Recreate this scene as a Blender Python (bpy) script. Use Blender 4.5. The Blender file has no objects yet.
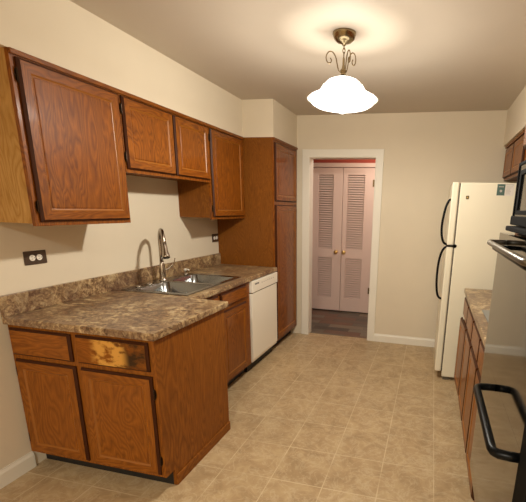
import bpy, bmesh, math, random
from mathutils import Vector, Matrix
random.seed(4)
S = bpy.context.scene
COL = S.collection
PI = math.pi

# ------------------------------------------------------------------ camera
cam_d = bpy.data.cameras.new('camera'); cam = bpy.data.objects.new('camera', cam_d); COL.objects.link(cam)
CAM = Vector((2.1384, -1.5429, 1.5006)); YAW, PIT, ROL = -0.22806, -0.2570, 0.02807
FPX, CX, CY = 394.955, 336.355, 311.965
_f = Vector((math.sin(YAW)*math.cos(PIT), math.cos(YAW)*math.cos(PIT), math.sin(PIT)))
_r = Vector((math.cos(YAW), -math.sin(YAW), 0)); _u = _r.cross(_f)
_r2 = _r*math.cos(ROL)+_u*math.sin(ROL); _u2 = -_r*math.sin(ROL)+_u*math.cos(ROL)
M = Matrix((( _r2.x,_u2.x,-_f.x,CAM.x),(_r2.y,_u2.y,-_f.y,CAM.y),(_r2.z,_u2.z,-_f.z,CAM.z),(0,0,0,1)))
cam.matrix_world = M
cam_d.sensor_width = 36; cam_d.lens = FPX/526*36
cam_d.shift_x = -(CX-263)/526; cam_d.shift_y = (CY-251)/526
cam_d.clip_start = 0.02
S.camera = cam

# ------------------------------------------------------------------ world, light, exposure
w = bpy.data.worlds.new('world'); S.world = w; w.use_nodes = True
w.node_tree.nodes['Background'].inputs[0].default_value = (1, .82, .6, 1)
w.node_tree.nodes['Background'].inputs[1].default_value = 0.1
def light(name, kind, loc, energy, col, size=.05, rot=None, spot=None):
    d = bpy.data.lights.new(name, kind); d.energy = energy; d.color = col
    if kind == 'POINT': d.shadow_soft_size = size
    if kind == 'AREA': d.size = size
    o = bpy.data.objects.new(name, d); COL.objects.link(o); o.location = loc
    if rot: o.rotation_euler = rot
    return o
WARM = (1, .95, .83)
light('pendant_bulb', 'POINT', (1.567, .93, 2.125), 92, WARM, .04)
light('dining_room_light', 'AREA', (1.75, -2.9, 2.40), 66, WARM, .5)
light('hall_fill_light', 'POINT', (1.75, 3.45, 2.25), 17, (1, .9, .78), .08)  # unseen light added to brighten the hall, no fixture
S.view_settings.view_transform = 'Standard'; S.view_settings.look = 'None'
S.view_settings.exposure = 0.42; S.view_settings.gamma = 1; S.view_settings.use_curve_mapping = False

# ------------------------------------------------------------------ materials
def lin(r, g, b):
    f = lambda c: (c/255/12.92 if c/255 <= .04045 else ((c/255+.055)/1.055)**2.4)
    return (f(r), f(g), f(b), 1)
def mat(name, col=(.5,.5,.5,1), rough=.5, metal=0, spec=None, coat=0):
    m = bpy.data.materials.new(name); m.use_nodes = True
    b = m.node_tree.nodes['Principled BSDF']
    b.inputs['Base Color'].default_value = col; b.inputs['Roughness'].default_value = rough
    b.inputs['Metallic'].default_value = metal
    if spec is not None: b.inputs['Specular IOR Level'].default_value = spec
    if coat: b.inputs['Coat Weight'].default_value = coat; b.inputs['Coat Roughness'].default_value = .15
    return m
class NT:
    def __init__(s, m): s.t = m.node_tree; s.b = s.t.nodes['Principled BSDF']
    def n(s, typ, **kw):
        n = s.t.nodes.new(typ)
        for k, v in kw.items():
            if k in n.inputs: n.inputs[k].default_value = v
            else: setattr(n, k, v)
        return n
    def l(s, a, b): s.t.links.new(a, b)
    def coords(s, scale=(1,1,1), loc=(0,0,0), rot=(0,0,0)):
        tc = s.n('ShaderNodeTexCoord'); mp = s.n('ShaderNodeMapping')
        mp.inputs['Scale'].default_value = scale; mp.inputs['Location'].default_value = loc; mp.inputs['Rotation'].default_value = rot
        s.l(tc.outputs['Object'], mp.inputs['Vector']); return mp.outputs[0]
    def noise(s, vec, scale, detail=4, rough=.55, dist=0):
        n = s.n('ShaderNodeTexNoise'); n.inputs['Scale'].default_value = scale; n.inputs['Detail'].default_value = detail
        n.inputs['Roughness'].default_value = rough; n.inputs['Distortion'].default_value = dist
        s.l(vec, n.inputs['Vector']); return n.outputs['Fac']
    def ramp(s, fac, stops):
        r = s.n('ShaderNodeValToRGB'); e = r.color_ramp.elements
        while len(e) < len(stops): e.new(.5)
        for i, (p, c) in enumerate(stops): e[i].position = p; e[i].color = c if len(c) == 4 else (*c, 1)
        s.l(fac, r.inputs[0]); return r.outputs[0]
    def mix(s, fac, a, b, mode='MIX'):
        m = s.n('ShaderNodeMix', data_type='RGBA', blend_type=mode)
        if isinstance(fac, (int, float)): m.inputs[0].default_value = fac
        else: s.l(fac, m.inputs[0])
        for i, v in ((6, a), (7, b)):
            if isinstance(v, tuple): m.inputs[i].default_value = v
            else: s.l(v, m.inputs[i])
        return m.outputs[2]
    def bump(s, h, strength=.2, dist=.002):
        b = s.n('ShaderNodeBump'); b.inputs['Strength'].default_value = strength; b.inputs['Distance'].default_value = dist
        s.l(h, b.inputs['Height']); s.l(b.outputs[0], s.b.inputs['Normal'])

def wood(name, dark, midc, light_, axis='z', rough=.30, coat=.35, wear=None, fine=False):
    """oak: long streaks along the axis, cathedral rings, fine pores"""
    m = mat(name, rough=rough+.15, coat=coat, spec=.18); m.node_tree.nodes['Principled BSDF'].inputs['Coat Roughness'].default_value = .07; t = NT(m)
    sc = {'z': (1, 1, .10), 'x': (.10, 1, 1), 'y': (1, .10, 1)}[axis]
    v = t.coords(sc)
    sc2 = {'z': (1, 1, .22), 'x': (.22, 1, 1), 'y': (1, .22, 1)}[axis]
    n1 = t.noise(t.coords(sc2), 4.2 if not fine else 8, 3, .5, .5)
    ringv = t.n('ShaderNodeMath', operation='MULTIPLY'); t.l(n1, ringv.inputs[0]); ringv.inputs[1].default_value = 30
    fr = t.n('ShaderNodeMath', operation='FRACT'); t.l(ringv.outputs[0], fr.inputs[0])
    pores = t.noise(v, 160, 2, .6)
    broad = t.noise(t.coords((1,1,1)), 2.2, 3)
    base = t.ramp(fr.outputs[0], [(0, midc), (.45, light_), (.75, midc), (.93, tuple(.45*p+.55*q for p, q in zip(dark, midc))), (1, midc)])
    base = t.mix(t.ramp(pores, [(.42, (.0,.0,.0)), (.6, (1,1,1))]), t.mix(.3, base, dark), base)
    base = t.mix(t.ramp(broad, [(.3, (.45,.45,.45)), (.7, (0,0,0))]), base, midc)
    if wear:
        wv = t.coords(); wn = t.noise(t.coords((.5,1,1)), 24, 5, .65); sx = t.n('ShaderNodeSeparateXYZ'); t.l(wv, sx.inputs[0])
        def band(lo, hi, soft=.03):
            a = t.n('ShaderNodeMapRange', interpolation_type='SMOOTHSTEP'); t.l(sx.outputs[0], a.inputs[0]); a.inputs[1].default_value = lo-soft; a.inputs[2].default_value = lo+soft
            b = t.n('ShaderNodeMapRange', interpolation_type='SMOOTHSTEP'); t.l(sx.outputs[0], b.inputs[0]); b.inputs[1].default_value = hi+soft; b.inputs[2].default_value = hi-soft
            c = t.n('ShaderNodeMath', operation='MULTIPLY'); t.l(a.outputs[0], c.inputs[0]); t.l(b.outputs[0], c.inputs[1]); return c.outputs[0]
        def patch(lo, hi, th, sf):
            r = t.ramp(wn, [(th-sf, (0,0,0)), (th+sf, (1,1,1))])
            c = t.n('ShaderNodeMath', operation='MULTIPLY'); t.l(r, c.inputs[0]); t.l(band(lo, hi), c.inputs[1]); return c.outputs[0]
        base = t.mix(patch(*wear[0], .12), base, wear[0+2])
        base = t.mix(patch(*wear[1], .06), base, wear[1+2])
    t.l(base, t.b.inputs['Base Color']); t.bump(pores, .12, .001)
    return m

OD, OM, OL = lin(66,31,5), lin(122,64,9), lin(150,85,16)
W = {a: wood('oak_'+a, OD, OM, OL, a) for a in 'xyz'}
LD, LM, LL = lin(80,42,10), lin(132,75,19), lin(152,91,26)
WP = {a: wood('worn_oak_'+a, LD, LM, LL, a, rough=.45, coat=.1) for a in 'xyz'}
W_RAW = wood('natural_oak', lin(140,98,46), lin(176,132,72), lin(190,148,88), 'z', rough=.5, coat=0)
STEP = mat('rubbed_oak_edge', lin(142,84,18), .4)
W_EDGE = mat('grimy_oak_edge', lin(62,28,6), .5, spec=.2)
W_SIDE = wood('oak_veneer', lin(86,48,12), lin(122,70,18), lin(138,83,24), 'z', rough=.42, coat=.1, fine=True)
W_WEAR = wood('scuffed_oak', LD, LM, LL, 'x', rough=.6, coat=0,
              wear=((.225, .42, .45), (.105, .29, .51), lin(58,38,16), lin(204,150,70)))
BLACK = mat('black_toe_kick', lin(22,19,17), .6)
BLK = mat('black_plastic', lin(9,9,9), .35, spec=.15)
MATTE = mat('matte_black_trim', lin(9,9,9), .75, spec=.1)
BLKG = mat('black_glass', lin(16,16,17), .06)
HINGE = mat('bronze_hinge', lin(60,44,30), .4, .8)

def paint(name, c, rough=.75, sc=60, var=.04):
    m = mat(name, c, rough, spec=.3); t = NT(m); v = t.coords()
    n = t.noise(v, 3, 4); c2 = tuple(x*(1-var*2) for x in c[:3])+(1,)
    t.l(t.mix(n, c, c2), t.b.inputs['Base Color']); t.bump(t.noise(v, sc, 3), .08, .002); return m
WALL = paint('cream_wall_paint', lin(222,209,186))
CEIL = paint('ceiling_paint', lin(200,188,172), .6)
TRIM = paint('white_trim_paint', lin(232,226,212), .4, 20, .02)
HALLW = paint('red_hall_paint', lin(160,72,56))
DOORP = paint('bifold_white_pink_bounce', lin(222,196,184), .45, 20, .02)  # white paint with pink bounce from the red walls put into its colour
FR = paint('fridge_enamel', lin(232,224,200), .35, 400, .01)
DW = paint('dishwasher_enamel', lin(238,230,214), .3, 20, .01)
GREYGAP = mat('rubber_gasket', lin(92,84,72), .6)

def tiles():
    m = mat('stone_look_floor', rough=.38, spec=.4); t = NT(m)
    v = t.coords(loc=(-1.06+3.02, -.585+3.2, 0))
    br = t.n('ShaderNodeTexBrick', offset=0.0, squash=1.0); t.l(v, br.inputs['Vector'])
    br.inputs['Scale'].default_value = 1; br.inputs['Brick Width'].default_value = .302; br.inputs['Row Height'].default_value = .32
    br.inputs['Mortar Size'].default_value = .0035; br.inputs['Mortar Smooth'].default_value = .4; br.inputs['Bias'].default_value = 0
    br.inputs['Color1'].default_value = (0,0,0,1); br.inputs['Color2'].default_value = (1,1,1,1)
    g = t.coords()
    n1 = t.noise(g, 7, 7, .68, 1.0); n2 = t.noise(g, 9, 6, .62, 1.6)
    a = t.ramp(n1, [(.34, lin(160,134,98)), (.5, lin(176,149,112)), (.66, lin(190,165,126))])
    vein = t.ramp(n2, [(.46, (0,0,0)), (.5, (1,1,1)), (.54, (0,0,0))])
    f = t.n('ShaderNodeMath', operation='MULTIPLY'); t.l(vein, f.inputs[0]); f.inputs[1].default_value = .42
    a = t.mix(f.outputs[0], a, lin(206,188,156))
    a = t.mix(.04, a, br.outputs['Color'], 'OVERLAY')
    gm = t.n('ShaderNodeMath', operation='MULTIPLY'); t.l(br.outputs['Fac'], gm.inputs[0]); t.l(t.ramp(t.noise(g, 6, 3), [(.35, (.3,.3,.3)), (.65, (.95,.95,.95))]), gm.inputs[1])
    a = t.mix(gm.outputs[0], a, lin(210,191,155))
    t.l(a, t.b.inputs['Base Color']); t.bump(n2, .05, .001); return m
FLOOR = tiles()
def hallfloor():
    m = mat('mixed_plank_floor', rough=.4); t = NT(m); v = t.coords()
    br = t.n('ShaderNodeTexBrick', offset=.37, squash=1.0); t.l(v, br.inputs['Vector'])
    br.inputs['Scale'].default_value = 1; br.inputs['Brick Width'].default_value = .46; br.inputs['Row Height'].default_value = .13
    br.inputs['Mortar Size'].default_value = .001
    br.inputs['Color1'].default_value = (0,0,0,1); br.inputs['Color2'].default_value = (1,1,1,1)
    c = t.ramp(br.outputs['Color'], [(0, lin(72,64,56)), (.3, lin(124,114,98)), (.5, lin(112,78,60)), (.75, lin(92,86,76)), (1, lin(134,118,98))])
    c = t.mix(br.outputs['Fac'], c, lin(40,30,26))
    c = t.mix(.25, c, t.ramp(t.noise(t.coords((.15,1,1)), 40), [(.3,(0.1,.1,.1)), (.7,(.9,.9,.9))]), 'OVERLAY')
    t.l(c, t.b.inputs['Base Color']); return m
HALLF = hallfloor()
def laminate():
    m = mat('mottled_laminate', rough=.3, spec=.5); t = NT(m); v = t.coords()
    n1 = t.noise(v, 11, 9, .72, 1.2); n2 = t.noise(v, 48, 6, .72, .8); n3 = t.noise(v, 4.0, 4, .55, .5)
    a = t.ramp(n1, [(.36, lin(46,30,20)), (.44, lin(92,64,42)), (.50, lin(140,108,74)), (.56, lin(200,172,124)), (.64, lin(226,206,166))])
    b = t.ramp(n2, [(.38, lin(52,34,24)), (.5, lin(134,102,72)), (.62, lin(214,190,146))])
    a = t.mix(.46, a, b); a = t.mix(t.ramp(n3, [(.38,(.55,.55,.55)), (.58,(0,0,0))]), a, lin(98,70,54))
    t.l(a, t.b.inputs['Base Color']); return m
LAM = laminate()
STEEL = mat('satin_sink_steel', lin(150,152,152), .22, 1)
NICKEL = mat('brushed_nickel', lin(172,160,146), .25, 1)
BRASS = mat('antique_brass', lin(150,134,104), .26, 1)
GOLD = mat('polished_brass', lin(240,206,130), .3, 1)
MIRR = mat('polished_grey_steel', lin(116,119,120), .08, 1)
GLASS_G = mat('grey_oven_glass', lin(98,98,96), .1, .85)
WHITEP = mat('white_plastic', lin(238,232,220), .4)
BROWNP = mat('brown_cover_plate', lin(70,52,38), .4)
TEAL = mat('teal_print', lin(74,100,92), .5)
PAPER = mat('paper_label', lin(224,216,204), .6)
PRINTG = mat('pale_print', lin(176,168,158), .6)
INK = mat('dark_print', lin(60,56,54), .5)
def shade_mat(name, col, st, fac):
    m = bpy.data.materials.new(name); m.use_nodes = True; nt = m.node_tree; nt.nodes.clear()
    o = nt.nodes.new('ShaderNodeOutputMaterial'); mx = nt.nodes.new('ShaderNodeMixShader'); tr = nt.nodes.new('ShaderNodeBsdfTransparent')
    e = nt.nodes.new('ShaderNodeEmission'); e.inputs[0].default_value = col; e.inputs[1].default_value = st
    mx.inputs[0].default_value = fac; nt.links.new(tr.outputs[0], mx.inputs[1]); nt.links.new(e.outputs[0], mx.inputs[2]); nt.links.new(mx.outputs[0], o.inputs[0])
    return m
SHADE = shade_mat('frosted_lamp_glass', (1, .93, .82, 1), 4.5, .62)
DIFF = shade_mat('frosted_diffuser_glass', (1, .93, .82, 1), 6.0, .3)
LIP = shade_mat('amber_glass_rim', (1, .80, .55, 1), .9, .5)

# ------------------------------------------------------------------ mesh helpers
def thing(name, label, cat, loc=(0,0,0), group=None, kind=None):
    o = bpy.data.objects.new(name, None); COL.objects.link(o); o.location = loc; o.empty_display_size = .1
    o['label'] = label
    if cat: o['category'] = cat
    if group: o['group'] = group
    if kind: o['kind'] = kind
    return o
def rootloc(p):
    v = Vector((0,0,0))
    while p: v += p.location; p = p.parent
    return v
def obj(name, bm, mats, parent=None, smooth=False, bevel=0, label=None, origin=None):
    """bm in world coordinates; becomes one mesh object, local to its parent"""
    if not isinstance(mats, (list, tuple)): mats = [mats]
    off = rootloc(parent) if parent else Vector(origin or (0,0,0))
    bmesh.ops.recalc_face_normals(bm, faces=bm.faces)
    me = bpy.data.meshes.new(name)
    for v in bm.verts: v.co -= off
    bm.to_mesh(me); bm.free()
    for m in mats: me.materials.append(m)
    if smooth:
        for p in me.polygons: p.use_smooth = True
    o = bpy.data.objects.new(name, me); COL.objects.link(o)
    if parent: o.parent = parent
    else: o.location = off
    if bevel:
        b = o.modifiers.new('bevel', 'BEVEL'); b.width = bevel; b.segments = 2; b.limit_method = 'ANGLE'; b.angle_limit = .6
    if label: o['label'] = label
    return o
def struct(name, bm, m, label=None, **kw):
    o = obj(name, bm, m, **kw); o['kind'] = 'structure'
    if label: o['label'] = label
    return o
def NB(): return bmesh.new()
def box(bm, x0, x1, y0, y1, z0, z1, mi=0):
    vs = [bm.verts.new((x, y, z)) for x in (x0, x1) for y in (y0, y1) for z in (z0, z1)]
    for f in ((0,1,3,2),(4,6,7,5),(0,4,5,1),(2,3,7,6),(0,2,6,4),(1,5,7,3)):
        fc = bm.faces.new([vs[i] for i in f]); fc.material_index = mi
    return bm
def B(*a): return box(NB(), *a)
def plate(us, vs, mask, to3, d0, d1, bm=None):
    """extruded grid of cells; mask(i,j) True where solid; manifold with holes"""
    bm = bm or NB(); cache = {}
    def V(i, j, d):
        k = (i, j, d)
        if k not in cache: cache[k] = bm.verts.new(to3(us[i], vs[j], d))
        return cache[k]
    nu, nv = len(us)-1, len(vs)-1
    ok = lambda i, j: 0 <= i < nu and 0 <= j < nv and mask(i, j)
    for i in range(nu):
        for j in range(nv):
            if not ok(i, j): continue
            bm.faces.new([V(i,j,d1), V(i+1,j,d1), V(i+1,j+1,d1), V(i,j+1,d1)])
            bm.faces.new([V(i,j,d0), V(i,j+1,d0), V(i+1,j+1,d0), V(i+1,j,d0)])
            if not ok(i-1, j): bm.faces.new([V(i,j,d0), V(i,j,d1), V(i,j+1,d1), V(i,j+1,d0)])
            if not ok(i+1, j): bm.faces.new([V(i+1,j,d0), V(i+1,j+1,d0), V(i+1,j+1,d1), V(i+1,j,d1)])
            if not ok(i, j-1): bm.faces.new([V(i,j,d0), V(i+1,j,d0), V(i+1,j,d1), V(i,j,d1)])
            if not ok(i, j+1): bm.faces.new([V(i,j+1,d0), V(i,j+1,d1), V(i+1,j+1,d1), V(i+1,j+1,d0)])
    return bm
def lathe(bm, c, prof, n=40, ax='z', ang=None, mi=0):
    rings = []
    for r, h in prof:
        ring = []
        for k in range(n):
            a = 2*PI*k/n; p, q = r*math.cos(a), r*math.sin(a)
            o = {'z': (p, q, h), 'x': (h, p, q), 'y': (p, h, q)}[ax]
            ring.append(bm.verts.new((c[0]+o[0], c[1]+o[1], c[2]+o[2])))
        rings.append(ring)
    for a, b in zip(rings, rings[1:]):
        for k in range(n):
            f = bm.faces.new([a[k], a[(k+1)%n], b[(k+1)%n], b[k]]); f.material_index = mi
    bm.faces.new(rings[0]).material_index = mi; bm.faces.new(rings[-1]).material_index = mi
    return bm
def tube(bm, pts, r, n=12, closed=False, flat=1.0):
    pts = [Vector(p) for p in pts]; rings = []; N = len(pts)
    rr = r if isinstance(r, (list, tuple)) else [r]*N
    up = None
    for i, p in enumerate(pts):
        a = pts[(i-1) % N] if (i > 0 or closed) else p; b = pts[(i+1) % N] if (i < N-1 or closed) else p
        t = (b-a).normalized()
        if up is None:
            up = Vector((0,0,1)) if abs(t.z) < .9 else Vector((1,0,0))
        s = t.cross(up).normalized(); up = s.cross(t).normalized()
        rings.append([bm.verts.new(p + s*math.cos(2*PI*k/n)*rr[i] + up*math.sin(2*PI*k/n)*rr[i]*flat) for k in range(n)])
    pr = list(zip(rings, rings[1:])) + ([(rings[-1], rings[0])] if closed else [])
    for a, b in pr:
        for k in range(n): bm.faces.new([a[k], a[(k+1)%n], b[(k+1)%n], b[k]])
    if not closed: bm.faces.new(rings[0]); bm.faces.new(rings[-1])
    return bm
def smoothpath(pts, n=6):
    P = [Vector(p) for p in pts]; out = []
    for i in range(len(P)-1):
        p0 = P[max(i-1,0)]; p1 = P[i]; p2 = P[i+1]; p3 = P[min(i+2,len(P)-1)]
        for k in range(n):
            t = k/n
            out.append(.5*((2*p1)+(-p0+p2)*t+(2*p0-5*p1+4*p2-p3)*t*t+(-p0+3*p1-3*p2+p3)*t**3))
    out.append(P[-1]); return out

class Pl:
    """a vertical front plane: o = corner, u = direction of width, n = outward"""
    def __init__(s, o, u, n): s.o, s.u, s.n = Vector(o), Vector(u), Vector(n)
    def __call__(s, a, z, d=0): q = s.o + s.u*a + s.n*d; return Vector((q.x, q.y, q.z+z))
def front(pl, a0, a1, z0, z1, th, rail, name, parent, mats, hinge=None, style='door', pm=None, edge=W_EDGE):
    """framed cabinet door (or plain slab drawer front): routed dark lip, mitred frame, recessed panel as a child"""
    e = .010; bm = NB()
    def ring(i, d): return [bm.verts.new(pl(*q, d)) for q in ((a0+i,z0+i),(a1-i,z0+i),(a1-i,z1-i),(a0+i,z1-i))]
    rings = [ring(0, .001), ring(0, th*.45), ring(e*.7, th*.8), ring(e, th)]
    mi = [2, 2, 2]
    if style == 'door':
        rings += [ring(rail, th), ring(rail+.006, th-.005), ring(rail+.009, th-.006)]; mi += [0, 3, 3]
    for k, (A, Bb) in enumerate(zip(rings, rings[1:])):
        for j in range(4):
            f = bm.faces.new([A[j], A[(j+1)%4], Bb[(j+1)%4], Bb[j]])
            f.material_index = mi[k] if mi[k] else (1 if j in (0, 2) else 0)
    f = bm.faces.new(rings[-1]); f.material_index = 0 if style == 'door' else 1
    bm.faces.new(list(reversed(rings[0]))).material_index = 2
    d = obj(name, bm, [mats[0], mats[1], edge, STEP], parent)
    if style == 'door':
        r = rail+.012; q = NB()
        A = [q.verts.new(pl(*p, th-.006)) for p in ((a0+r,z0+r),(a1-r,z0+r),(a1-r,z1-r),(a0+r,z1-r))]
        r2 = r+.004
        C = [q.verts.new(pl(*p, th-.003)) for p in ((a0+r2,z0+r2),(a1-r2,z0+r2),(a1-r2,z1-r2),(a0+r2,z1-r2))]
        for j in range(4): q.faces.new([A[j], A[(j+1)%4], C[(j+1)%4], C[j]])
        q.faces.new(C); q.faces.new(list(reversed(A)))
        obj('door_panel', q, pm or mats[0], d)
    if hinge:
        side, zs = hinge
        for zz in zs:
            h = NB(); a = a0-.004 if side == 'l' else a1+.004
            tube(h, [pl(a, zz-.03, th*.4), pl(a, zz-.022, th*.5), pl(a, zz+.022, th*.5), pl(a, zz+.03, th*.4)], [.002,.0035,.0035,.002], 8)
            s = 1 if side == 'r' else -1
            pts = [pl(a, zz-.028, .002), pl(a+s*.006, zz-.02, .002), pl(a+s*.009, zz, .002), pl(a+s*.006, zz+.02, .002), pl(a, zz+.028, .002)]
            lo = [h.verts.new(p) for p in pts]; hi = [h.verts.new(p+pl.n*.002) for p in pts]
            h.faces.new(lo); h.faces.new(hi)
            for j in range(5): h.faces.new([lo[j], lo[(j+1)%5], hi[(j+1)%5], hi[j]])
            obj('hinge', h, HINGE, d)
    return d

# fitted dimensions of the room
XR, YB, ZC = 3.07, 2.864, 2.451
CT, CB = .9054, .8674          # countertop top and underside
ZS = 2.127                     # top of the cabinets, underside of the soffit
ZU, ZM = 1.3785, 1.676         # undersides of the tall and the short wall cabinets
YF = -4.2                      # wall behind the camera

# ------------------------------------------------------------------ structure
struct('floor', B(-.15, XR+.15, YF-.15, YB+.06, -.1, 0), FLOOR, 'beige stone-look tile kitchen floor with pale grout')
struct('floor', B(-.8, 2.6, YB+.06, 4.6, -.1, -.001), HALLF, 'dark mixed-tone plank floor beyond the doorway')
struct('ceiling', B(-.15, XR+.15, YF-.15, YB, ZC, ZC+.1), CEIL, 'plain beige kitchen ceiling')
struct('wall_left', B(-.12, 0, YF, YB, 0, ZC), WALL, 'cream wall behind the sink counter')
struct('wall_right', B(XR, XR+.12, YF, YB, 0, ZC), WALL)
struct('wall_front', B(-.12, XR+.12, YF-.12, YF, 0, ZC), WALL)
DX0, DX1, DZ = .770, 1.498, 2.027
struct('wall_back', plate([-.12, DX0, DX1, XR+.12], [0, DZ, ZC], lambda i, j: not (i == 1 and j == 0),
       lambda u, v, d: (u, YB+d, v), 0, .12), WALL, 'cream back wall with the doorway in it')
struct('wall_soffit_left', plate([YF, 2.190, YB], [ZS, ZC], lambda i, j: i == 0, lambda u, v, d: (d, u, v), 0, .312), WALL, 'cream soffit above the left wall cabinets')
struct('wall_soffit_left_deep', B(0, .6204, 2.190, YB, ZS, ZC), WALL, 'deeper cream soffit above the tall pantry')
struct('wall_soffit_right', B(2.742, XR, YF, YB, ZS, ZC), WALL, 'cream soffit above the right cabinets')
# doorway casing
cw = .0826
def casing(name, x0, x1, z1, y0, y1):
    bm = plate([x0-cw, x0, x1, x1+cw], [0, z1, z1+cw], lambda i, j: not (i == 1 and j == 0), lambda u, v, d: (u, y0+(y1-y0)*d, v), 0, 1)
    return bm
struct('trim_1', casing('c', DX0, DX1, DZ, YB-.018, YB), TRIM, 'white casing around the doorway', bevel=.004)
bm = NB(); box(bm, DX0-.001, DX0+.003, YB-.005, YB+.125, 0, DZ-.003); box(bm, DX1-.003, DX1+.001, YB-.005, YB+.125, 0, DZ-.003); box(bm, DX0-.001, DX1+.001, YB-.005, YB+.125, DZ-.003, DZ+.001)
struct('trim_2', bm, TRIM, 'white jamb lining inside the doorway')
def bb(x0, x1, y0, y1): return B(x0, x1, y0, y1, 0, .094)
def baseboard(name, p0, p1, n, h=.0945, t=.014):
    p0, p1, n = Vector(p0), Vector(p1), Vector(n); bm = NB()
    prof = [(0,0),(t,0),(t,h*.78),(t*.75,h*.86),(t*.45,h*.93),(t*.4,h),(0,h)]
    A = [bm.verts.new(p0+n*a+Vector((0,0,b))) for a, b in prof]; C = [bm.verts.new(p1+n*a+Vector((0,0,b))) for a, b in prof]
    for k in range(len(prof)): bm.faces.new([A[k], A[(k+1)%len(A)], C[(k+1)%len(A)], C[k]])
    bm.faces.new(A); bm.faces.new(C)
    return struct(name, bm, TRIM)
baseboard('baseboard_left', (0, YF, 0), (0, .002, 0), (1,0,0), .098)
baseboard('baseboard_back', (DX1+cw, YB, 0), (XR, YB, 0), (0,-1,0))
# hall
struct('wall_hall_back', plate([-.8, .44, 1.35, 2.6], [0, 2.045, ZC], lambda i, j: not (i == 1 and j == 0), lambda u, v, d: (u, 4.045+d, v), 0, .1), HALLW, 'red painted hall wall above the bifold doors')
struct('wall_hall_left', B(-.9, -.8, YB+.12, 4.145, 0, ZC), HALLW)
struct('wall_hall_right', B(2.6, 2.7, YB+.12, 4.145, 0, ZC), HALLW)
struct('ceiling', B(-.9, 2.7, YB+.12, 4.6, ZC, ZC+.1), CEIL, 'hall ceiling')
struct('wall_closet', B(.30, 1.5, 4.3, 4.4, 0, ZC), WALL)
struct('trim_3', plate([.39, .445, 1.342, 1.397], [0, 2.043, 2.098], lambda i, j: not (i == 1 and j == 0), lambda u, v, d: (u, 4.027+d, v), 0, .02), DOORP, 'white casing around the bifold doors, pink bounce light in its colour', bevel=.003)

# bifold leaves: stiles and rails, two louvre bays, brass knob
def leaf(name, x0, x1, bays_x, knob_x, label, hinge_x=None):
    t = thing(name, label, None, ((x0+x1)/2, 4.062, 0), kind='structure')
    y0, y1 = 4.046, 4.076
    xa, xb = bays_x; Zs = [.018, .215, .80, .93, 1.945, 2.038]
    bm = plate([x0, xa, xb, x1], Zs, lambda i, j: not (i == 1 and j in (1, 3)), lambda u, v, d: (u, y0+(y1-y0)*d, v), 0, 1)
    obj('frame', bm, DOORP, t, bevel=.002)
    for (z0, z1, nm) in ((Zs[1], Zs[2], 'louvre_panel'), (Zs[3], Zs[4], 'louvre_panel')):
        bm = NB(); n = int((z1-z0)/.031); 
        for k in range(n):
            z = z0+(k+.5)*(z1-z0)/n
            vs = []
            for x in (xa-.003, xb+.003):
                for (yy, zz) in ((y0+.002, z-.0122), (y0+.007, z-.0142), (y1-.003, z+.0065), (y1-.008, z+.0085)): vs.append(bm.verts.new((x, yy, zz)))
            a, b = vs[:4], vs[4:]
            for j in range(4): bm.faces.new([a[j], a[(j+1)%4], b[(j+1)%4], b[j]])
            bm.faces.new(a); bm.faces.new(b)
        obj(nm, bm, DOORP, t)
    k = NB(); lathe(k, (knob_x, y0, .89), [(.024,0),(.022,-.006),(.009,-.012),(.009,-.026),(.022,-.034),(.028,-.046),(.022,-.058),(.005,-.062)], 20, 'y')
    obj('door_knob', k, GOLD, t, smooth=True)
    if hinge_x:
        for z in (.35, 1.84):
            h = NB(); box(h, hinge_x-.012, hinge_x+.012, y0-.004, y0+.002, z-.045, z+.045); lathe(h, (hinge_x, y0-.006, z-.045), [(.006,0),(.006,.09)], 10)
            obj('hinge', h, BRASS, t)
    return t
leaf('door_1', .450, .884, (.535, .750), .815, 'left louvred leaf of the pale bifold closet door, knob at its right edge')
leaf('door_2', .890, 1.336, (.950, 1.190), .930, 'right louvred leaf of the pale bifold closet door, hinged at the right', 1.312)

# ------------------------------------------------------------------ left wall cabinets
PX = lambda x: Pl((x, 0, 0), (0, 1, 0), (1, 0, 0))     # fronts facing +X
WM = (W['z'], W['y'])
def wall_cab(name, label, y0, y1, z0, z1, doors, hinges, side=W_SIDE, group=None, cornice=False):
    t = thing(name, label, 'cabinet', (.15, (y0+y1)/2, z0), group)
    X = .292
    obj('cabinet_box', B(.0, X, y0, y1, z0+.012, z1), side, t)
    us = [y0]; 
    for (a, b) in doors: us += [a+.012, b-.012]
    us.append(y1)
    obj('face_frame', plate(us, [z0, z0+.035, z1-.035, z1], lambda i, j: not (i % 2 == 1 and j == 1), lambda u, v, d: (X+.02*d, u, v), 0, 1), W['z'], t, bevel=.001)
    for (a, b), h in zip(doors, hinges):
        front(PX(X+.02), a, b, z0+.020, z1-.028, .019, .052, 'door', t, WM, (h, (z0+.09, z1-.10)))
    return t
wall_cab('wall_cabinet', 'tall single-door oak wall cabinet nearest the viewer, its bare side panel pale', -.013, .608, ZU, ZS, [(.010, .592)], 'l', side=W_RAW)
wall_cab('wall_cabinet', 'short two-door oak wall cabinet above the faucet', .612, 1.564, ZM, ZS, [(.620, 1.088), (1.104, 1.545)], 'lr')
wall_cab('wall_cabinet', 'single-door oak wall cabinet between the short cabinet and the pantry', 1.566, 2.187, ZU, ZS, [(1.580, 2.140)], 'l')
tr = B(.312, .324, -.013, 2.187, ZS-.022, ZS)
o = obj('cabinet_cornice', tr, W['y'], bevel=.003, origin=(.318, 1.09, ZS-.022)); o['label'] = 'thin oak strip along the soffit over all the left wall cabinets'; o['category'] = 'trim strip'

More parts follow.
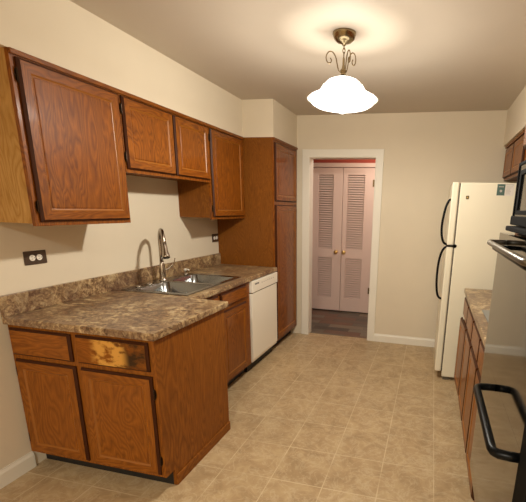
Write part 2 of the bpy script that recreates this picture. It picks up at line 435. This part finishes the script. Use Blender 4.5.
# pantry
t = thing('pantry_cabinet', 'floor to soffit oak pantry cabinet between dishwasher and doorway wall', 'cabinet', (.31, 2.53, 0))
obj('cabinet_box', B(.001, .600, 2.190, YB-.002, .1, ZS), W_SIDE, t)
obj('toe_kick', B(.05, .545, 2.192, YB-.002, 0, .1), BLACK, t)
obj('face_frame', plate([2.190, 2.215, 2.80, YB-.001], [.1, .14, 1.49, 1.56, 2.09, ZS], lambda i, j: not (i == 1 and j in (1, 3)), lambda u, v, d: (.6+.0204*d, u, v), 0, 1), W['z'], t, bevel=.001)
obj('cornice', B(.6204, .632, 2.19, YB-.001, ZS-.022, ZS), W['y'], t, bevel=.003)
front(PX(.6204), 2.203, 2.815, 1.550, 2.085, .019, .052, 'door', t, WM, ('r', (1.62, 2.0)))
front(PX(.6204), 2.203, 2.815, .135, 1.515, .019, .052, 'door', t, WM, ('r', (.25, 1.40)))

# ------------------------------------------------------------------ base cabinets left
XP, YD = .887, .6715
t = thing('base_cabinet', 'worn oak base cabinet, two drawers above two doors, at the near counter end', 'cabinet', (.44, .34, 0))
obj('cabinet_box', B(.001, XP-.016, .020, YD-.001, .1, CB-.001), W_SIDE, t)
obj('end_panel', plate([0, .075, YD], [0, .1, CB], lambda i, j: not (i == 0 and j == 0), lambda u, v, d: (XP-.015+.015*d, u, v), 0, 1), WP['z'], t)
obj('base_strip', B(XP, XP+.009, .076, YD, 0, .062), WP['y'], t, bevel=.003)
obj('toe_kick', B(.004, XP-.016, .075, YD-.01, 0, .1), BLACK, t)
obj('face_frame', plate([.001, .03, .39, .445, .85, XP-.0155], [.1, .14, .655, .715, .835, CB], lambda i, j: not (i in (1, 3) and j in (1, 3)), lambda u, v, d: (u, d, v), 0, .02), WP['z'], t, bevel=.001)
PY = Pl((0, 0, 0), (1, 0, 0), (0, -1, 0))
WPM = (WP['z'], WP['x'])
front(PY, .018, .404, .700, .848, .019, 0, 'drawer_front', t, WPM, style='slab')
d = front(PY, .438, .857, .700, .850, .019, 0, 'drawer_front', t, (W_WEAR, W_WEAR), style='slab'); d['label'] = 'drawer front with worn, blackened varnish'
front(PY, .024, .412, .118, .674, .019, .050, 'door', t, WPM, ('l', (.2, .6)))
front(PY, .444, .864, .118, .674, .019, .050, 'door', t, WPM, ('r', (.2, .58)))

t = thing('sink_base_cabinet', 'oak sink base cabinet between the near counter end and the white dishwasher', 'cabinet', (.32, 1.13, 0))
XC = .624
bm = NB(); box(bm, .002, XC-.02, .676, .690, .1, CB-.001); box(bm, .002, XC-.02, 1.57, 1.585, .1, CB-.001); box(bm, .002, XC-.02, .690, 1.57, .1, .115); box(bm, .002, .01, .690, 1.57, .115, CB-.001)
obj('cabinet_box', bm, W_SIDE, t)
obj('toe_kick', B(.05, XC-.075, .68, 1.584, 0, .1), BLACK, t)
obj('face_frame', plate([.675, .70, 1.03, 1.09, 1.485, 1.586], [.1, .14, .70, .76, .835, CB-.001], lambda i, j: not (i in (1, 3) and j in (1, 3)), lambda u, v, d: (XC-.02+.02*d, u, v), 0, 1), W['z'], t, bevel=.001)
for a, b, h in ((.69, 1.042, 'l'), (1.078, 1.500, 'r')):
    front(PX(XC), a, b, .740, .848, .019, 0, 'drawer_front', t, WM, style='slab')
    front(PX(XC), a, b, .125, .708, .019, .052, 'door', t, WM, (h, (.2, .62)))

# dishwasher
t = thing('dishwasher', 'white built-in dishwasher between the sink cabinet and the pantry', 'dishwasher', (.35, 1.89, 0))
y0, y1 = 1.592, 2.184
obj('cabinet_body', B(.06, .60, y0, y1, .10, CB-.002), DW, t)
obj('toe_panel', B(.07, .575, y0, y1, 0, .10), BLACK, t)
obj('door', B(.601, .643, y0+.003, y1-.003, .125, .748), DW, t, bevel=.006)
obj('control_panel', B(.601, .651, y0+.003, y1-.003, .757, CB-.006), DW, t, bevel=.006)
obj('handle_groove', B(.602, .637, y0+.01, y1-.01, .746, .759), GREYGAP, t)
obj('lower_panel', B(.601, .632, y0+.003, y1-.003, .104, .122), DW, t)
bm = NB()
for k in range(5): box(bm, .6505, .6518, y0+.055+k*.018, y0+.068+k*.018, .822, .836)
obj('brand_mark', bm, INK, t)
for k in range(7): obj('button', B(.6505, .6522, y0+.20+k*.045, y0+.214+k*.045, .818, .826), PRINTG, t)

# ------------------------------------------------------------------ left countertop with sink cut-out
t = thing('countertop', 'brown mottled laminate countertop with backsplash, L-shaped, holding the sink', 'countertop', (.4, 1.0, CB))
SX0, SX1, SY0, SY1 = .065, .585, .735, 1.525
xs = [.001, SX0+.012, SX1-.012, .647, XP+.020]; ys = [-.025, .6965, SY0+.012, SY1-.012, 2.188]
def cm(i, j):
    if i == 3: return j == 0
    return not (i == 1 and j == 2)
obj('slab', plate(xs, ys, cm, lambda u, v, d: (u, v, CB+(CT-CB)*d), 0, 1), LAM, t, bevel=.006)
obj('backsplash', B(.001, .021, -.025, 2.188, CT, 1.0172), LAM, t, bevel=.003)

# sink
t = thing('kitchen_sink', 'stainless steel double bowl sink set into the brown countertop', 'sink', (.32, 1.13, CT))
bx0, bx1 = .150, .548; by = (.775, 1.105, 1.155, 1.485)
zr = CT+.007
xs = [SX0, bx0, bx1, SX1]; ys = [SY0, by[0], by[1], by[2], by[3], SY1]
obj('rim', plate(xs, ys, lambda i, j: not (i == 1 and j in (1, 3)), lambda u, v, d: (u, v, CT+.0005+.0065*d), 0, 1), STEEL, t, bevel=.003)
def rrect(x0, x1, y0, y1, r, n=6):
    pts = []
    for cx, cy, a0 in ((x1-r, y1-r, 0), (x0+r, y1-r, PI/2), (x0+r, y0+r, PI), (x1-r, y0+r, 1.5*PI)):
        for k in range(n+1): a = a0+PI/2*k/n; pts.append((cx+r*math.cos(a), cy+r*math.sin(a)))
    return pts
for (a, b) in ((by[0], by[1]), (by[2], by[3])):
    bm = NB(); rings = []
    for ins, z, r in ((-.002, zr-.001, .03), (.002, zr-.006, .05), (.008, CT-.12, .055), (.025, CT-.165, .06), (.06, CT-.175, .05), (.12, CT-.178, .03)):
        rings.append([bm.verts.new((x, y, z)) for x, y in rrect(bx0+ins, bx1-ins, a+ins, b-ins, r)])
    for A, C in zip(rings, rings[1:]):
        n = len(A)
        for k in range(n): bm.faces.new([A[k], A[(k+1)%n], C[(k+1)%n], C[k]])
    bm.faces.new(rings[-1])
    bo = obj('bowl', bm, STEEL, t, smooth=True)
    so = bo.modifiers.new('s', 'SOLIDIFY'); so.thickness = .0012; so.offset = 1
    q = NB(); lathe(q, ((bx0+bx1)/2, (a+b)/2, CT-.178), [(.045,0),(.045,.004),(.032,.005),(.026,.001),(.004,.001)], 24)
    obj('drain_strainer', q, NICKEL, bo)

# faucet: spout turned towards the near bowl
FX, FY = .108, 1.135
t = thing('kitchen_faucet', 'brushed nickel gooseneck faucet with pull-down spray head behind the sink', 'faucet', (FX, FY, zr))
bm = NB(); lathe(bm, (FX, FY, zr), [(.030,0),(.030,.006),(.024,.012),(.021,.03),(.023,.06),(.021,.12),(.0165,.135),(.014,.15)], 28)
obj('base', bm, NICKEL, t, smooth=True)
dx, dy = .70, -.71
def fp(r, z): return Vector((FX+dx*r, FY+dy*r, z))
path = [fp(0, 1.05), fp(0, 1.13), fp(0, 1.20)]
for k in range(1, 13):
    a = PI*k/12*.93; path.append(fp(.100-.100*math.cos(a), 1.210+.098*math.sin(a)))
endp = path[-1]; prev = path[-2]; dr = (endp-prev).normalized()
path.append(endp+dr*.02)
bm = NB(); tube(bm, path, .0140, 14); obj('spout', bm, NICKEL, t, smooth=True)
hp = path[-1]; hd = (dr+Vector((dx*.16, dy*.16, 0))).normalized()
bm = NB(); tube(bm, [hp-hd*.012, hp-hd*.01, hp+hd*.015, hp+hd*.06, hp+hd*.092, hp+hd*.104, hp+hd*.107], [.012,.0155,.0165,.020,.026,.027,.022], 18); obj('spray_head', bm, NICKEL, t, smooth=True)
bm = NB(); tube(bm, smoothpath([(FX+.015, FY+.010, zr+.085), (FX+.045, FY+.030, zr+.10), (FX+.075, FY+.045, zr+.14), (FX+.085, FY+.05, zr+.175)], 4), [.010]*4+[.008]*4+[.006]*5, 10, flat=.7); obj('handle', bm, NICKEL, t, smooth=True)

# soap pump and deck caps
t = thing('soap_dispenser', 'small white-topped soap pump on the sink deck behind the far bowl', 'soap dispenser', (.105, 1.44, zr))
bm = NB(); lathe(bm, (.105, 1.44, zr), [(.019,0),(.019,.006),(.010,.010),(.010,.035)], 16); obj('base', bm, NICKEL, t, smooth=True)
bm = NB(); lathe(bm, (.105, 1.44, zr+.035), [(.012,0),(.013,.004),(.013,.014),(.008,.017)], 16); tube(bm, [(.105,1.44,zr+.045),(.14,1.43,zr+.047),(.148,1.428,zr+.040)], .005, 8); obj('pump_head', bm, WHITEP, t, smooth=True)
for yy, lab in ((.86, 'round metal hole cap on the sink deck nearest the viewer'), (.97, 'round metal hole cap on the sink deck closest to the faucet')):
    bm = NB(); lathe(bm, (.105, yy, zr), [(.022,0),(.022,.003),(.018,.008),(.007,.012),(.003,.013)], 18)
    o = obj('sink_hole_cap', bm, NICKEL, smooth=True, origin=(.105, yy, zr)); o['label'] = lab; o['category'] = 'hole cap'; o['group'] = 'hole caps on the sink deck'

# outlets on the left wall
def outlet(y0, y1, z0, z1, label):
    yc, zc = (y0+y1)/2, (z0+z1)/2
    t = thing('wall_outlet', label, 'outlet', (0, yc, zc), 'brown outlets on the left wall')
    obj('cover_plate', B(0, .006, y0, y1, z0, z1), BROWNP, t, bevel=.003)
    for s in (-1, 1):
        cy = yc+s*.0205; bm = NB()
        pts = [(cy+.0165*math.cos(a)*(1), zc+.0165*math.sin(a)) for a in [2*PI*k/20 for k in range(20)]]
        pts = [(p, max(min(q, zc+.0165), zc-.0165)) for p, q in pts]
        A = [bm.verts.new((.006, p, q)) for p, q in pts]; C = [bm.verts.new((.0085, p, q)) for p, q in pts]
        for k in range(20): bm.faces.new([A[k], A[(k+1)%20], C[(k+1)%20], C[k]])
        bm.faces.new(C)
        r = obj('receptacle', bm, WHITEP, t)
        q = NB(); box(q, .0085, .009, cy-.007, cy+.002, zc+.005, zc+.007); box(q, .0085, .009, cy-.007, cy+.003, zc-.007, zc-.005); lathe(q, (.0085, cy+.010, zc), [(.0025,0),(.0025,.0005)], 10, 'x')
        obj('slots', q, INK, r)
outlet(.146, .277, 1.152, 1.227, 'brown outlet with two white receptacles under the nearest wall cabinet')
outlet(2.070, 2.186, 1.135, 1.215, 'brown outlet on the wall beside the pantry side panel')

# ------------------------------------------------------------------ right side
XF = 2.455
PL = lambda x: Pl((x, 0, 0), (0, 1, 0), (-1, 0, 0))   # fronts facing -X
YR, YO = 1.7445, .155
t = thing('base_cabinet', 'oak base cabinet under the right countertop, its far door ajar', 'cabinet', (2.76, .98, 0))
bm = NB(); box(bm, XF+.02, XR-.002, YO+.002, YO+.018, .1, CB); box(bm, XF+.02, XR-.002, YR-.016, YR, .1, CB); box(bm, XF+.02, XR-.002, YO+.018, YR-.016, .1, .115); box(bm, XR-.01, XR-.002, YO+.018, YR-.016, .115, CB); box(bm, XF+.02, XR-.01, .965, .98, .115, CB)
obj('cabinet_box', bm, W_SIDE, t)
obj('toe_kick', B(XF+.075, XR-.03, YO+.02, YR-.02, 0, .1), BLACK, t)
obj('face_frame', plate([YO+.002, .235, .58, .62, .955, .995, 1.34, 1.38, 1.705, YR], [.1, .14, .66, .71, .83, CB], lambda i, j: not (i % 2 == 1 and j in (1, 3)), lambda u, v, d: (XF+.02-.02*d, u, v), 0, 1), W['z'], t, bevel=.001)
for a, b in ((.225, .59), (.61, .965), (.985, 1.35)):
    front(PL(XF), a, b, .125, .672, .019, .052, 'door', t, WM)
for a, b in ((.225, .59), (.61, .965), (.985, 1.35), (1.37, 1.715)):
    front(PL(XF), a, b, .697, .843, .019, 0, 'drawer_front', t, WM, style='slab')
an = math.radians(2.6)
pl = Pl((XF, 1.37, 0), (-math.sin(an), math.cos(an), 0), (-math.cos(an), -math.sin(an), 0))
d = front(pl, 0, .345, .125, .672, .019, .052, 'door', t, WM); d['label'] = 'far door standing slightly ajar'

t = thing('countertop', 'light brown mottled laminate countertop on the right, beside the fridge', 'countertop', (2.75, .98, CB))
obj('slab', plate([XF-.025, 2.49, 2.952, XR-.001], [YO+.002, .308, .987, YR+.004], lambda i, j: not (i == 1 and j == 1), lambda u, v, d: (u, v, CB+(CT-CB)*d), 0, 1), LAM, t, bevel=.006)
obj('backsplash', B(XR-.021, XR-.001, YO+.002, YR+.004, CT, 1.017), LAM, t, bevel=.003)

t = thing('cooktop', 'flat grey cooktop set into the right countertop', 'cooktop', (2.73, .64, CT))
obj('glass_top', B(2.482, 2.96, .30, .995, CT, CT+.008), mat('grey_cooktop_glass', lin(124,126,124), .3, .2), t, bevel=.003)
for (x, y, r) in ((2.62, .48, .08), (2.62, .83, .095), (2.83, .48, .095), (2.83, .83, .08)):
    bm = NB(); lathe(bm, (x, y, CT+.008), [(r,0),(r,.0006),(r-.006,.0006),(r-.006,0)], 32); obj('burner_ring', bm, INK, t)

# tall oven cabinet with microwave and wall oven
t = thing('oven_cabinet', 'tall oak cabinet housing the microwave and the wall oven on the right', 'cabinet', (2.76, -.21, 0))
YN = -.66
obj('cabinet_box', plate([YN, YN+.02, YO-.02, YO], [.1, .36, 1.40, 1.455, 1.70, ZS], lambda i, j: not (i == 1 and j in (1, 3)), lambda u, v, d: (XF+.02+.59*d, u, v), 0, 1), W_SIDE, t)
obj('face_frame', plate([YN, YN+.03, YO-.03, YO], [.1, .14, .36, .40, 1.40, 1.455, 1.70, 1.74, 2.09, ZS], lambda i, j: not (i == 1 and j in (1, 3, 5, 7)), lambda u, v, d: (XF+.02-.02*d, u, v), 0, 1), W['z'], t, bevel=.001)
obj('toe_kick', B(XF+.075, XR-.03, YN+.005, YO-.005, 0, .1), BLACK, t)
front(PL(XF), YN+.015, YO-.015, .12, .375, .019, 0, 'drawer_front', t, WM, style='slab')
ym = (YN+YO)/2
front(PL(XF), YN+.015, ym-.004, 1.73, 2.10, .019, .052, 'door', t, WM)
front(PL(XF), ym+.004, YO-.015, 1.73, 2.10, .019, .052, 'door', t, WM)

XO = 2.39; oy0, oy1 = -.625, .095
t = thing('wall_oven', 'grey mirror-finish double wall oven with large bar handles on the right', 'oven', (2.6, -.25, .41))
obj('oven_body', B(XO+.04, 2.98, YN+.035, YO-.035, .41, 1.385), BLK, t)
obj('trim_flange', B(XO+.042, XF-.001, oy0, oy1+.02, .405, 1.425), MATTE, t)
up = obj('upper_door', B(XO, XO+.041, oy0, oy1, .9455, 1.428), MIRR, t)
lo = obj('lower_door', B(XO, XO+.041, oy0, oy1, .405, .945), MIRR, t)
obj('vent_strip', B(2.408, XF-.001, -.66, .100, 1.436, 1.454), MATTE, t, bevel=.004)
obj('side_trim', B(XO-.001, XF-.001, -.72, -.626, .38, 1.428), MATTE, t)
def bar(ya, yb, z, xo, r, parent, m, name='handle', dz=0):
    bm = NB(); x = XO
    pts = [(x+.002, yb, z), (x-.02, yb, z), (xo+.014, yb-.004, z), (xo+.004, yb-.012, z), (xo, yb-.028, z), (xo, (ya+yb)/2, z), (xo, ya+.028, z), (xo+.004, ya+.012, z), (xo+.014, ya+.004, z), (x-.02, ya, z), (x+.002, ya, z)]
    tube(bm, pts, r, 14); return obj(name, bm, m, parent, smooth=True)
bar(-.62, -.215, .925, 2.330, .0125, lo, BLK)
bar(-.66, -.07, 1.402, 2.332, .009, up, mat('satin_handle_steel', lin(128,124,116), .35, 1))
bar(-.64, -.10, 1.387, 2.345, .0075, up, BLK, 'handle_grip')

t = thing('microwave', 'black-framed microwave built in above the wall oven', 'microwave', (2.6, -.22, 1.46))
obj('microwave_body', B(XF+.002, 2.90, YN+.045, YO-.045, 1.460, 1.695), BLK, t)
obj('trim_panel', B(2.440, XF-.0005, -.665, .158, 1.458, 1.680), GLASS_G, t, bevel=.010)
fr = plate([-.664, -.650, .146, .159], [1.457, 1.480, 1.672, 1.683], lambda i, j: not (i == 1 and j == 1), lambda u, v, d: (2.436+.01*(1-d), u, v), 0, 1)
obj('outer_frame', fr, MATTE, t, bevel=.002)
fr = plate([-.62, -.595, .072, .098], [1.495, 1.51, 1.635, 1.652], lambda i, j: not (i == 1 and j == 1), lambda u, v, d: (2.434+.01*(1-d), u, v), 0, 1)
obj('window_frame', fr, MATTE, t, bevel=.002)
obj('lower_rail', B(2.430, XF-.0005, -.664, .150, 1.457, 1.490), MATTE, t, bevel=.003)

# right wall cabinets
def rcab(name, label, y0, y1, z0, doors, x=2.786):
    t = thing(name, label, 'cabinet', (2.9, (y0+y1)/2, z0))
    obj('cabinet_box', B(x+.02, XR, y0, y1, z0, ZS), W_SIDE, t)
    us = [y0]
    for a, b in doors: us += [a+.012, b-.012]
    us.append(y1)
    obj('face_frame', plate(us, [z0, z0+.035, ZS-.035, ZS], lambda i, j: not (i % 2 == 1 and j == 1), lambda u, v, d: (x+.02-.02*d, u, v), 0, 1), W['z'], t, bevel=.001)
    for a, b in doors: front(PL(x), a, b, z0+.02, ZS-.026, .019, .05, 'door', t, WM)
    obj('cornice', B(x-.024, x, y0, y1, ZS-.022, ZS), W['y'], t, bevel=.003)
rcab('wall_cabinet', 'short two-door oak wall cabinet above the fridge', 1.962, YB-.002, 1.806, [(1.98, 2.405), (2.42, 2.845)])
rcab('wall_cabinet', 'oak wall cabinet above the right countertop, beside the microwave', .152, 1.74, ZU, [(.165, .67), (.685, 1.20), (1.215, 1.725)])

# ------------------------------------------------------------------ refrigerator
fy0, fy1 = 1.960, 2.700; fz = 1.7335
t = thing('refrigerator', 'white top-freezer refrigerator in the far right corner, its side towards the viewer', 'refrigerator', (2.66, 2.33, 0))
obj('cabinet_body', B(2.333, 2.985, fy0, fy1, .03, fz-.003), FR, t, bevel=.008)
obj('kick_grille', B(2.345, 2.40, fy0+.01, fy1-.01, .0, .075), GREYGAP, t)
obj('gasket', B(2.322, 2.334, fy0+.008, fy1-.008, .085, fz-.01), GREYGAP, t)
fd = obj('freezer_door', B(2.2667, 2.323, fy0, fy1, 1.222, fz), FR, t, bevel=.012)
rd = obj('fridge_door', B(2.2667, 2.323, fy0, fy1, .0774, 1.214), FR, t, bevel=.012)
hy = fy0+.03
bm = NB(); tube(bm, smoothpath([(2.270,hy,1.595),(2.252,hy,1.585),(2.232,hy,1.53),(2.218,hy,1.44),(2.214,hy,1.37),(2.220,hy,1.30),(2.236,hy,1.25),(2.255,hy,1.232),(2.270,hy,1.232)], 5), .0075, 12, flat=1.3); obj('handle', bm, BLK, fd, smooth=True)
bm = NB(); tube(bm, smoothpath([(2.270,hy,1.203),(2.255,hy,1.200),(2.232,hy,1.16),(2.216,hy,1.08),(2.211,hy,.98),(2.214,hy,.88),(2.226,hy,.80),(2.245,hy,.762),(2.270,hy,.752)], 5), .0075, 12, flat=1.3); obj('handle', bm, BLK, rd, smooth=True)
bm = NB(); box(bm, 2.262, 2.335, fy0-.004, fy0+.012, 1.211, 1.226); lathe(bm, (2.335, fy0-.004, 1.2185), [(.014,0),(.014,.012)], 14, 'y'); obj('door_hinge', bm, BLK, t)
bm = NB(); box(bm, 2.28, 2.37, fy1-.09, fy1-.02, fz, fz+.012); obj('top_hinge', bm, FR, t)
# magnet and label on the fridge's side
t = thing('fridge_magnet', 'tiny dark square emblem with a gold centre high on the fridge side', 'magnet', (2.394, fy0, 1.613))
obj('emblem_plate', B(2.382, 2.406, fy0-.004, fy0, 1.600, 1.627), mat('olive_badge', lin(96,84,48), .4, .3), t, bevel=.002)
bm = NB(); lathe(bm, (2.394, fy0-.004, 1.6135), [(.006,0),(.005,-.0015)], 12, 'y'); obj('emblem', bm, GOLD, t)
t = thing('paper_label', 'white and teal printed label at the upper right of the fridge side', 'label', (2.675, fy0, 1.675))
obj('paper', B(2.612, 2.738, fy0-.0012, fy0, 1.632, 1.722), PAPER, t)
obj('picture_block', B(2.613, 2.672, fy0-.002, fy0-.0012, 1.634, 1.720), TEAL, t)
bm = NB(); lathe(bm, (2.643, fy0-.002, 1.668), [(.010,0),(.010,-.0006)], 16, 'y'); box(bm, 2.624, 2.662, fy0-.0026, fy0-.002, 1.697, 1.703); obj('picture_mark', bm, PRINTG, t)
bm = NB()
box(bm, 2.676, 2.735, fy0-.002, fy0-.0012, 1.713, 1.718)
for k in range(7): box(bm, 2.680, 2.680+random.uniform(.03, .052), fy0-.002, fy0-.0012, 1.645+k*.009, 1.648+k*.009)
obj('printed_lines', bm, PRINTG, t)

# ------------------------------------------------------------------ pendant lamp
LX, LY = 1.566, .93
t = thing('pendant_lamp', 'lit frosted glass pendant lamp with scrolled brass arms hanging from the ceiling', 'lamp', (LX, LY, ZC))
bm = NB(); lathe(bm, (LX, LY, ZC), [(.066,0),(.067,-.008),(.063,-.014),(.058,-.030),(.042,-.044),(.022,-.050),(.012,-.055),(.010,-.062)], 36); obj('canopy', bm, BRASS, t, smooth=True)
for k in range(3):
    bm = NB(); z = 2.383-k*.020; pts = []
    for j in range(14):
        a = 2*PI*j/14; u, v = .007*math.cos(a), .014*math.sin(a)
        pts.append((LX+(u if k%2 else 0), LY+(0 if k%2 else u), z+v))
    tube(bm, pts, .0022, 6, closed=True); obj('chain_link', bm, BRASS, t, smooth=True)
bm = NB(); lathe(bm, (LX, LY, 2.218), [(.045,0),(.047,.006),(.030,.014),(.016,.020),(.013,.035),(.019,.045),(.010,.055),(.007,.075),(.006,.105),(.004,.112)], 28); obj('stem', bm, BRASS, t, smooth=True)
for k in range(3):
    ang = YAW*-1 + (PI+.15, .35, -PI/2+.9)[k]; c, s = math.cos(ang), math.sin(ang)
    sc = (.9, .66, .42)[k]
    pr = [(.012,2.250),(.030,2.262),(.040,2.290),(.050,2.325),(.072,2.352),(.098,2.350),(.112,2.325),(.104,2.300),(.086,2.296),(.078,2.310),(.086,2.322)]
    pts = [(LX+c*r*sc, LY+s*r*sc, 2.25+(z-2.25)*(1 if k == 0 else 1.05)) for r, z in pr]
    bm = NB(); P_ = smoothpath(pts, 5); tube(bm, P_, .0032, 8); obj('scroll_arm', bm, BRASS, t, smooth=True)
bm = NB(); n = 56; prof = [(.026,2.224),(.060,2.219),(.086,2.208),(.102,2.195),(.110,2.184),(.1165,2.181),(.123,2.170),(.133,2.156),(.151,2.142),(.177,2.129),(.197,2.119),(.204,2.112)]
rings = [[bm.verts.new((LX+r*math.cos(2*PI*k/n), LY+r*math.sin(2*PI*k/n), z)) for k in range(n)] for r, z in prof]
for a, b in zip(rings, rings[1:]):
    for k in range(n): bm.faces.new([a[k], a[(k+1)%n], b[(k+1)%n], b[k]])
obj('glass_shade', bm, SHADE, t, smooth=True)
bm = NB(); tube(bm, [(LX+.2035*math.cos(2*PI*k/n), LY+.2035*math.sin(2*PI*k/n), 2.1105) for k in range(n)], .0035, 8, closed=True)
obj('shade_lip', bm, LIP, t, smooth=True)
bm = NB(); prof = [(.190,2.110),(.188,2.101),(.178,2.088),(.155,2.075),(.120,2.066),(.080,2.060),(.045,2.056),(.026,2.051),(.020,2.044),(.010,2.038),(.003,2.036)]
rings = [[bm.verts.new((LX+r*math.cos(2*PI*k/n), LY+r*math.sin(2*PI*k/n), z)) for k in range(n)] for r, z in prof]
for a, b in zip(rings, rings[1:]):
    for k in range(n): bm.faces.new([a[k], a[(k+1)%n], b[(k+1)%n], b[k]])
bm.faces.new(rings[-1])
obj('glass_diffuser', bm, DIFF, t, smooth=True)
bm = NB(); lathe(bm, (LX, LY, 0), [(.110,2.186),(.1150,2.185),(.1150,2.183),(.110,2.182)], 48); obj('shade_band', bm, LIP, t, smooth=True)
